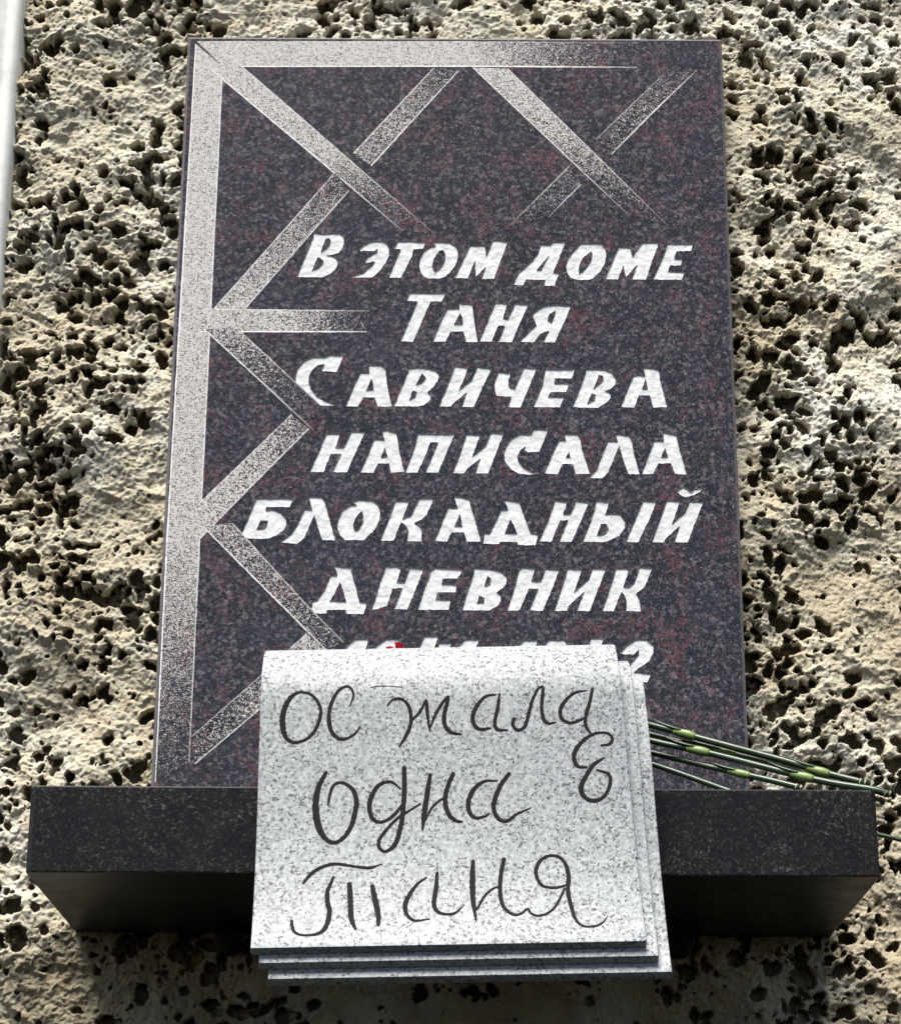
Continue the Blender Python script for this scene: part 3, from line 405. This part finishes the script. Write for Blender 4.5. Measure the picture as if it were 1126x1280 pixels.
def build_wall():
    xs, zs, h, ox, oz = wall_height()
    def lines(lo, hi, f):
        a = np.arange(lo, f[0]-.005, .011); b = np.arange(f[-1]+.011, hi, .011)
        return np.concatenate([a, f, b])
    gx, gz = lines(-1.0, 1.0, xs), lines(-.75, 1.55, zs)
    ii = np.mod(np.round((gx-FX0)/ST).astype(int), len(xs)); jj = np.mod(np.round((gz-FZ0)/ST).astype(int), len(zs))
    hh = h[np.ix_(jj, ii)]
    X, Z = np.meshgrid(gx, gz)
    # little sideways pull so that lips overhang their pits
    rs = np.random.RandomState(5); k_ = np.clip(np.hypot(ox, oz)[np.ix_(jj, ii)]/.003, 0, 1)
    sx = .0016*perlin(X, Z, .006, 31) + .0009*k_*(rs.rand(*X.shape)-.5); sz = .0016*perlin(X, Z, .006, 32) + .0016*k_*(rs.rand(*X.shape)-.5)
    hh = hh + .0030*k_*(rs.rand(*X.shape)-.5)
    g = np.ix_(jj, ii)
    co = np.stack([X+sx+ox[g], -hh+.004, Z+sz+oz[g]], -1).astype(np.float32)
    nz, nx = hh.shape
    idx = np.arange(nz*nx).reshape(nz, nx)
    q = np.stack([idx[:-1, :-1], idx[:-1, 1:], idx[1:, 1:], idx[1:, :-1]], -1).reshape(-1, 4)
    cxm = (X[:-1, :-1]).reshape(-1); czm = (Z[:-1, :-1]).reshape(-1)
    keep = ~((np.abs(cxm) < SLAB_W/2-.03) & (czm > .02) & (czm < SLAB_H-.04))      # bare behind the slab
    q = q[keep]
    used = np.zeros(nz*nx, bool); used[q.ravel()] = True
    remap = np.cumsum(used)-1
    q = remap[q]; co = co.reshape(-1, 3)[used]
    m = bpy.data.meshes.new('wall')
    m.vertices.add(len(co)); m.vertices.foreach_set('co', co.ravel())
    m.loops.add(q.size); m.loops.foreach_set('vertex_index', q.ravel().astype(np.int32))
    m.polygons.add(len(q)); m.polygons.foreach_set('loop_start', np.arange(0, q.size, 4, dtype=np.int32))
    m.polygons.foreach_set('use_smooth', np.ones(len(q), bool))
    m.update(calc_edges=True)
    w = obj('wall', m, MAT_WALL); w['kind'] = 'structure'
    w['label'] = 'cream rough-cast plaster wall full of dark pits'
build_wall()

# smooth rendered pilaster that closes the wall on the left
def build_pilaster():
    x1 = PILASTER_X
    prof = [(x1+.004, .06), (x1+.002, -.010), (x1-.002, -.0165), (x1-.008, -.019), (x1-.010, -.0175), (x1-.016, -.0175), (x1-.018, -.020), (x1-.30, -.020), (x1-.30, .06)]
    zs = np.linspace(-.75, 1.55, 231); rp = random.Random(3)
    vs_, fs = [], []
    for z in zs:
        for i, (x, y) in enumerate(prof):
            j = .0012*noise.noise((x*3, i, z*14)) + .0006*noise.noise((i, 4, z*60))
            vs_.append((x+(j if 0 < i < 6 else 0), y+(j*.6 if 0 < i < 7 else 0), z))
    n = len(prof)
    for k in range(len(zs)-1):
        for i in range(n-1):
            a = k*n+i; fs.append((a, a+n, a+n+1, a+1))
    o = obj('pilaster', mesh_of('pilaster', vs_, fs, True), MAT_PIL); o['kind'] = 'structure'
    o['label'] = 'smooth grey rendered strip at the edge of the rough wall'
build_pilaster()

# ------------------------------------------------------------------ the granite slab with its carved letters
plaque = thing('memorial_plaque', 'upright dark red-brown granite slab with white carved Cyrillic lettering and etched crossed bands', 'plaque', (0, 0, 0))

def rough_outline(P, step=.0022, amp=.00030, seed=0):
    out = []; n = len(P)
    for i in range(n):
        a, b = Vector(P[i]), Vector(P[(i+1) % n]); d = b-a; L = d.length
        if L < 1e-6: continue
        k = max(1, int(round(L/step))); nrm = Vector((-d.y, d.x))/L
        for j in range(k):
            q = a+d*(j/k)
            w = amp*(1.0 if j else .5)
            q += nrm*(w*2*noise.noise((q.x*420, q.y*420, seed*3.7)) + rnd.uniform(-w, w)*.55)
            out.append((q.x, q.y))
    return out
def inside(px, py, loops):
    """even-odd test of many points against closed outlines"""
    c = np.zeros(len(px), bool)
    for P in loops:
        A = np.array(P); B_ = np.roll(A, -1, 0)
        for (x0, y0), (x1, y1) in zip(A, B_):
            if y0 == y1: continue
            m = ((y0 > py) != (y1 > py))
            if m.any():
                xi = (x1-x0)*(py-y0)/(y1-y0)+x0
                c ^= m & (px < xi)
    return c
def cdt(loops):
    vs_, es = [], []
    for P in loops:
        k = len(vs_); vs_ += [Vector(p) for p in P]
        es += [(k+i, k+(i+1) % len(P)) for i in range(len(P))]
    v, e, f, *_ = delaunay_2d_cdt(vs_, es, [], 0, 1e-7)
    return [tuple(p) for p in v], [tuple(q) for q in f]

CARVE = .0011
outlines = []
for k, (ch, polys) in enumerate(LETTERS):
    outlines.append([rough_outline(P, seed=k) for P in polys])

def build_letters():
    for k, loops in enumerate(outlines):
        v, f = cdt(loops)
        cx = np.array([sum(v[i][0] for i in q)/3 for q in f]); cy = np.array([sum(v[i][1] for i in q)/3 for q in f])
        ins = inside(cx, cy, loops)
        floor_y = FACE_Y+CARVE
        # the chisel leaves the floor uneven: a little higher towards the foot of each letter
        z0 = min(p[1] for p in v); z1 = max(p[1] for p in v)
        V = [(x, floor_y-.00025*noise.noise((x*130, z*130, k))-.0005*(z1-z)/(z1-z0), z) for x, z in v]
        F = []
        for q, ok in zip(f, ins):
            if not ok: continue
            a, b, c = (Vector((v[i][0], v[i][1])) for i in q)
            s = (b-a).cross(c-a) if hasattr((b-a), 'cross') else 0
            F.append(q if (b.x-a.x)*(c.y-a.y)-(b.y-a.y)*(c.x-a.x) > 0 else q[::-1])
        for P in loops:
            n = len(P); k0 = len(V)
            V += [(x, FACE_Y-.00015, z) for x, z in P]; V += [(x, floor_y+.0003, z) for x, z in P]
            for i in range(n):
                j = (i+1) % n; F.append((k0+i, k0+n+i, k0+n+j, k0+j))
        obj('letter', mesh_of('letter', V, F), MAT_PAINT, plaque)

def build_slab():
    ch = .0032; w, h, yb = SLAB_W/2, SLAB_H, .030
    inner = [(-w+ch, ch+.0005), (w-ch, ch+.0005), (w-ch, h-ch), (-w+ch, h-ch)]
    loops = [inner]+[P for L in outlines for P in L]
    v, f = cdt(loops)
    cx = np.array([sum(v[i][0] for i in q)/len(q) for q in f]); cy = np.array([sum(v[i][1] for i in q)/len(q) for q in f])
    hole = inside(cx, cy, loops[1:])
    V = [(x, FACE_Y, z) for x, z in v]; F = []
    for q, o in zip(f, hole):
        if o: continue
        a, b, c = (v[i] for i in q[:3])
        F.append(q if (b[0]-a[0])*(c[1]-a[1])-(b[1]-a[1])*(c[0]-a[0]) > 0 else q[::-1])
    outer = [(-w, .0005), (w, .0005), (w, h), (-w, h)]
    k = len(V)
    V += [(x, FACE_Y, z) for x, z in inner] + [(x, FACE_Y+ch, z) for x, z in outer] + [(x, yb, z) for x, z in outer]
    for i in range(4):
        j = (i+1) % 4
        F.append((k+i, k+4+i, k+4+j, k+j)); F.append((k+4+i, k+8+i, k+8+j, k+4+j))
    F.append((k+8, k+11, k+10, k+9))
    m = mesh_of('slab', V, F); m.materials.append(MAT_SLAB); m.materials.append(MAT_EDGE)
    for i, p in enumerate(m.polygons):
        if i >= len(F)-9: p.material_index = 1
    obj('slab', m, MAT_SLAB, plaque)

def build_bands():
    for k, (e1, e2, fades, lines) in enumerate(BANDS):
        y = FACE_Y-.00008-.00003*k
        n = len(e1); rows = []
        sub = 24
        for i in range(n-1):
            for j in range(sub if i < n-2 else sub+1):
                t_ = j/sub
                a = Vector(e1[i]).lerp(Vector(e1[i+1]), t_); b = Vector(e2[i]).lerp(Vector(e2[i+1]), t_)
                rows.append((a, b, fades[i]*(1-t_)+fades[i+1]*t_))
        V, F, dens, rim, line = [], [], [], [], []
        for r_, (a, b, fd) in enumerate(rows):
            d = (b-a); L = max(d.length, 1e-5)
            jit = [.0005*noise.noise((a.x*300, a.y*300, k)), .0005*noise.noise((b.x*300, b.y*300, k+9))]
            for q in (0, .0015, .004, None, -.004, -.0015, 1):
                if q is None: tt = .5
                elif q in (0, 1): tt = q+(jit[q]/L)
                else: tt = q/L if q > 0 else 1+q/L
                p = a+d*tt; V.append((p.x, y, p.y)); dens.append(fd)
                rim.append(min(abs(tt), abs(1-tt))*L if q not in (0, 1) else 0.0)
                line.append(lines[0] if tt < .5 else lines[1] if tt > .5 else max(lines))
        # lines fade out together with the stipple, but later
        line = [l*min(1, .25+fd*1.6) for l, fd in zip(line, dens)]
        m_ = 7
        for r_ in range(len(rows)-1):
            for i in range(m_-1):
                a = r_*m_+i; q = (a, a+1, a+m_+1, a+m_)
                p0, p1, p2 = V[q[0]], V[q[1]], V[q[2]]
                s = (p1[0]-p0[0])*(p2[2]-p0[2])-(p1[2]-p0[2])*(p2[0]-p0[0])
                F.append(q if s > 0 else q[::-1])
        m = mesh_of('etched_band', V, F)
        for nm, dat in (('stipple', dens), ('rim', rim), ('line', line)):
            at = m.attributes.new(nm, 'FLOAT', 'POINT'); at.data.foreach_set('value', dat)
        obj('etched_band', m, MAT_ETCH, plaque)
build_slab(); build_letters(); build_bands()

# ------------------------------------------------------------------ the ledge under it
def build_ledge():
    x0, x1, d, th = LEDGE['x0'], LEDGE['x1'], LEDGE['depth'], LEDGE['thick']
    root = thing('granite_ledge', 'polished black granite ledge projecting from the wall below the plaque', 'ledge', (0, 0, -th))
    c = .006
    bm = bmesh.new()
    pts = [(x0, .03), (x0, -d+c), (x0+c*.8, -d), (x1-c*.8, -d), (x1, -d+c), (x1, .03)]
    bot = [bm.verts.new((x, y, 0)) for x, y in pts]; topv = [bm.verts.new((x, y, th)) for x, y in pts]
    bm.faces.new(bot[::-1]); bm.faces.new(topv)
    for i in range(len(pts)):
        j = (i+1) % len(pts); bm.faces.new((bot[i], bot[j], topv[j], topv[i]))
    bm.normal_update()
    ed = [e for e in bm.edges if abs(e.verts[0].co.z-e.verts[1].co.z) < 1e-6]
    bmesh.ops.bevel(bm, geom=ed, offset=.0016, segments=2, affect='EDGES', profile=.6)
    bmesh.ops.recalc_face_normals(bm, faces=bm.faces)
    m = bpy.data.meshes.new('stone'); bm.to_mesh(m); bm.free()
    obj('stone', m, MAT_LEDGE, root)
    for (x, z) in PINS:
        V, F = [], []
        n = 20; r = .0115
        for y in (.03, -.052, -.054):
            rr = r if y > -.053 else r-.0025
            for i in range(n):
                a = 2*math.pi*i/n; V.append((x+rr*math.cos(a), y, th-th-.0125+rr*math.sin(a)))
        for k in range(2):
            for i in range(n):
                j = (i+1) % n; F.append((k*n+i, k*n+j, (k+1)*n+j, (k+1)*n+i))
        F.append(tuple(range(2*n, 3*n)))
        obj('support_pin', mesh_of('support_pin', V, F, True), MAT_IRON, root)
build_ledge()

# ------------------------------------------------------------------ sheaf of stone pages in front of the ledge
RC_Y, RC_Z, RC_R, PAGE_T, SHEAR = -.29, .07, .06, .015, .024
A0 = math.radians(-45); L_ARC = RC_R*(math.pi/2-A0)
def page_profile(s, off=0.0):
    """point and outward normal of the front page at distance s along its profile; off > 0 moves inwards"""
    if s < L_ARC:
        a = A0+s/RC_R; ny, nz = -math.sin(a), math.cos(a)
        y, z = RC_Y-RC_R*math.sin(a), RC_Z+RC_R*math.cos(a)
    else:
        t_ = s-L_ARC; sl = .030*4/.223*(max(t_, 0)/.223)**3
        y, z = RC_Y-RC_R-.030*(t_/.223)**4, RC_Z-t_
        L = math.hypot(1, sl); ny, nz = -1/L, sl/L
    return y-ny*off, z-nz*off, ny, nz

def build_pages():
    root = thing('stone_page_sheaf', 'pale grey speckled granite sheaf of three curled pages with black handwriting', 'stone pages', (0, RC_Y, -.17))
    ox, oy, oz = 0, RC_Y, -.17
    ends = [L_ARC+.2235, L_ARC+.2300, L_ARC+.2365]
    for k in range(3):
        (lx0, lz0, lx1, lz1), (rx0, rz0, rx1, rz1) = PAGE_EDGES[k]
        def xl(z): return lx0+(lx1-lx0)*(z-lz0)/(lz1-lz0)
        def xr(z): return rx0+(rx1-rx0)*(z-rz0)/(rz1-rz0)
        n = 64; s0 = 0.0; s1 = ends[k]
        sect = []
        for i in range(n+1):
            s = s0+(s1-s0)*i/n
            v_ = max(0, (s-L_ARC)/.2235); pt = .0075+(PAGE_T-.0075)*(1-min(1, v_/.35))**2+.0022*max(0, (v_-.6)/.4)**2
            sect.append((page_profile(s, pt*k+.0001*k), page_profile(s, pt*(k+1)-.0003)))
        bm = bmesh.new(); rows = []
        for i, (o_, i_) in enumerate(sect):
            row = []
            for (y, z, _, _) in (o_, i_):
                zc = min(z, .115)
                for X in (xl(zc), xr(zc)):
                    jz = .0005*noise.noise((i*.7, X*9, k))
                    row.append(bm.verts.new((X-ox, y-oy, z+SHEAR*X-oz)))
            rows.append(row)           # outer-left, outer-right, inner-left, inner-right
        for a, b in zip(rows, rows[1:]):
            bm.faces.new((a[0], b[0], b[1], a[1])); bm.faces.new((a[2], a[3], b[3], b[2]))
            bm.faces.new((a[0], a[2], b[2], b[0])); bm.faces.new((a[1], b[1], b[3], a[3]))
        bm.faces.new(rows[0][:2]+rows[0][2:][::-1]); bm.faces.new((rows[-1][0], rows[-1][2], rows[-1][3], rows[-1][1]))
        bmesh.ops.recalc_face_normals(bm, faces=bm.faces)
        ed = [e for e in bm.edges if len(e.link_faces) == 2 and e.calc_face_angle(0) > .9]
        bmesh.ops.bevel(bm, geom=ed, offset=.0011, segments=2, affect='EDGES', profile=.5)
        for f in bm.faces: f.smooth = True
        m = bpy.data.meshes.new('page'); bm.to_mesh(m); bm.free()
        m.polygons.foreach_set('use_smooth', [True]*len(m.polygons))
        try: m.set_sharp_from_angle(angle=math.radians(40))
        except Exception: pass
        pg = obj('page', m, MAT_PAGE, root)
        if k == 0: front = pg
    pg = front
    # handwriting: grooves filled with black, each letter one mesh that follows the page
    lift = [0]
    def ribbon(P):
        # Catmull-Rom through the traced points
        pts = []
        Q = [Vector(p) for p in P]; Q = [Q[0]*2-Q[1]]+Q+[Q[-1]*2-Q[-2]]
        for i in range(1, len(Q)-2):
            p0, p1, p2, p3 = Q[i-1:i+3]; L = ((p2-p1).xy).length; m_ = max(2, int(L/.0011))
            for j in range(m_):
                u = j/m_
                pts.append(.5*((2*p1)+(p2-p0)*u+(2*p0-5*p1+4*p2-p3)*u*u+(3*p1-p0-3*p2+p3)*u**3))
        pts.append(Q[-2])
        return pts
    for k, (ch, strokes) in enumerate(STROKES):
        V, F = [], []
        for si, P in enumerate(strokes):
            pts = ribbon(P); base = len(V); n = len(pts); lift[0] += 1
            hgt = .00018+.00005*(si % 4)
            def put(x, s, h):
                y, z, ny, nz = page_profile(s)
                V.append((x-ox, y+ny*h-oy, z+nz*h+SHEAR*x-oz))
            for i, p in enumerate(pts):
                a = pts[max(i-1, 0)]; b = pts[min(i+1, n-1)]
                d = Vector((b.x-a.x, b.y-a.y)); d = d/max(d.length, 1e-9); nr = Vector((-d.y, d.x))
                w = max(p.z*1.12, .0004)*.5
                wa = w*(1+.26*noise.noise((p.x*700, p.y*700, k)))+.00022*noise.noise((p.x*1500, p.y*1500, k+3))
                wb = w*(1+.26*noise.noise((p.x*700, p.y*700, k+50)))+.00022*noise.noise((p.x*1500, p.y*1500, k+7))
                put(p.x+nr.x*wa, p.y+nr.y*wa, hgt-.0003); put(p.x+nr.x*wa*.86, p.y+nr.y*wa*.86, hgt); put(p.x, p.y, hgt+.0001)
                put(p.x-nr.x*wb*.86, p.y-nr.y*wb*.86, hgt); put(p.x-nr.x*wb, p.y-nr.y*wb, hgt-.0003)
            for i in range(n-1):
                for q in range(4):
                    a = base+i*5+q; F.append((a, a+1, a+6, a+5))
            # rounded ends
            for e, sgn in ((0, -1), (n-1, 1)):
                p = pts[e]; o2 = pts[1] if e == 0 else pts[-2]
                d = Vector((p.x-o2.x, p.y-o2.y)); d = d/max(d.length, 1e-9)
                w = max(p.z*1.12, .0004)*.5
                c_ = len(V); nr = Vector((-d.y, d.x))
                put(p.x, p.y, hgt+.0001)
                for q in range(7):
                    a = math.pi*(q/6-.5)
                    put(p.x+(d.x*math.cos(a)+nr.x*math.sin(a))*w, p.y+(d.y*math.cos(a)+nr.y*math.sin(a))*w, hgt-.00005)
                for q in range(6): F.append((c_, c_+1+q, c_+2+q))
        obj('handwritten_letter', mesh_of('handwritten_letter', V, F), MAT_INK, pg)
build_pages()

# ------------------------------------------------------------------ carnations laid behind the pages
def tube(path, rad, n=10):
    V, F = [], []
    for i, p in enumerate(path):
        a = path[max(i-1, 0)]; b = path[min(i+1, len(path)-1)]
        d = (b-a).normalized(); u = d.cross(Vector((0, 0, 1))).normalized(); v = u.cross(d)
        r = rad(i/(len(path)-1)) if callable(rad) else rad
        for k in range(n):
            t_ = 2*math.pi*k/n; V.append(p+(u*math.cos(t_)+v*math.sin(t_))*r)
    for i in range(len(path)-1):
        for k in range(n):
            j = (k+1) % n; F.append((i*n+k, (i+1)*n+k, (i+1)*n+j, i*n+j))
    F.append(tuple(range(n))); F.append(tuple(range((len(path)-1)*n, len(path)*n))[::-1])
    return V, F
def smooth_path(P, per=8):
    Q = [Vector(p) for p in P]; Q = [Q[0]*2-Q[1]]+Q+[Q[-1]*2-Q[-2]]; out = []
    for i in range(1, len(Q)-2):
        p0, p1, p2, p3 = Q[i-1:i+3]
        for j in range(per):
            u = j/per; out.append(.5*((2*p1)+(p2-p0)*u+(2*p0-5*p1+4*p2-p3)*u*u+(3*p1-p0-3*p2+p3)*u**3))
    out.append(Q[-2]); return out
def petal_mesh(seed):
    rp = random.Random(seed); V, F = [], []
    for ring, (cnt, R, lift_) in enumerate(((6, .011, .018), (9, .018, .014), (11, .023, .007))):
        for k in range(cnt):
            a0 = 2*math.pi*(k+rp.random()*.5)/cnt; wd = 2*math.pi/cnt*.85; b = len(V); nu, nv = 7, 4
            for j in range(nv+1):
                for i in range(nu+1):
                    u = i/nu-.5; v = j/nv
                    a = a0+u*wd*(.35+.9*v); r = .002+R*v**.8
                    zz = .004+lift_*v+.0035*v*math.sin(i*2.4+k+ring)+.0022*v*(i % 2)
                    V.append((r*math.cos(a), r*math.sin(a), zz))
            for j in range(nv):
                for i in range(nu):
                    q = b+j*(nu+1)+i; F.append((q, q+1, q+nu+2, q+nu+1))
    return mesh_of('flower_head', V, F, True)

LABELS = ['green carnation with red petals showing just above the stone pages, uppermost of the bunch',
          'green carnation stem with a narrow leaf, just below the uppermost of the bunch',
          'carnation stem with two yellow-green joints and a cut end jutting past the ledge corner',
          'carnation stem with one yellow-green joint, ending on the ledge, low in the bunch',
          'lowest carnation stem of the bunch, dipping behind the front edge of the ledge',
          'dark green stem lying near the wall, poking out beyond the end of the ledge']
SR = [.0034, .0027, .0034, .0030, .0028, .0024]
for k, (P, nd) in enumerate(STEMS):
    base = Vector(P[-1]); path = [p-base for p in smooth_path(P)]
    root = thing('carnation', LABELS[k], 'flower', base, 'carnations laid on the ledge')
    r0 = SR[k]
    V, F = tube(path, lambda t_: r0*(.82+.18*t_)); obj('stem', mesh_of('stem', V, F, True), MAT_STEM, root)
    d_end = (path[-1]-path[-2]).normalized()
    V, F = tube([path[-1]-d_end*.004, path[-1]-d_end*.001, path[-1]+d_end*.0012], lambda t_: r0*(1.01-.10*t_)); obj('cut_end', mesh_of('cut_end', V, F, True), MAT_CUT, root)
    for s in nd:
        f_ = s*8; i = int(f_); i = min(i, len(path)-2); c = path[i].lerp(path[i+1], f_-i); d = (path[i+1]-path[i]).normalized()
        L = .021
        V, F = tube([c+d*(L*(u/10-.5)) for u in range(11)], lambda t_: r0*(1.02+.30*math.sin(math.pi*t_**1.5)**1.4), 12)
        nodeo = obj('stem_joint', mesh_of('stem_joint', V, F, True), MAT_NODE, root)
        # leaf pair that sheathes the joint
        V, F = [], []; u_ = d.cross(Vector((0, 1, 0))).normalized()
        if u_.z < 0: u_ = -u_
        LL = .055 if k == 1 else .034
        for q in range(9):
            t_ = q/8; w = .0030*math.sin(math.pi*min(1, .18+t_*.82))+.0003
            pc = c-d*(LL*t_)+u_*(r0*1.05+.0022*t_*t_)-Vector((0, 1, 0))*r0*.35
            y_ = Vector((0, 1, 0))
            V += [pc+y_*w, pc-u_*w*.6-y_*w*.3, pc-y_*w-u_*w*.8, pc+u_*.0006]
        for q in range(8):
            for e in range(4):
                a = q*4+e; b = q*4+(e+1) % 4; F.append((a, a+4, b+4, b))
        obj('leaf', mesh_of('leaf', V, F, True), MAT_STEM, root)
    # calyx and flower head
    d = (path[0]-path[3]).normalized()
    if k != 5:
        V, F = tube([path[0]-d*.004+d*(.024*u/8) for u in range(9)], lambda t_: r0+.0045*min(1, t_*1.6), 12)
        obj('calyx', mesh_of('calyx', V, F, True), MAT_STEM, root)
        h = obj('flower_head', petal_mesh(k), MAT_PETAL, root)
        h.location = path[0]+d*.016; h.rotation_euler = d.to_track_quat('Z', 'Y').to_euler()
        if k: h.scale = (.8, .8, .8)
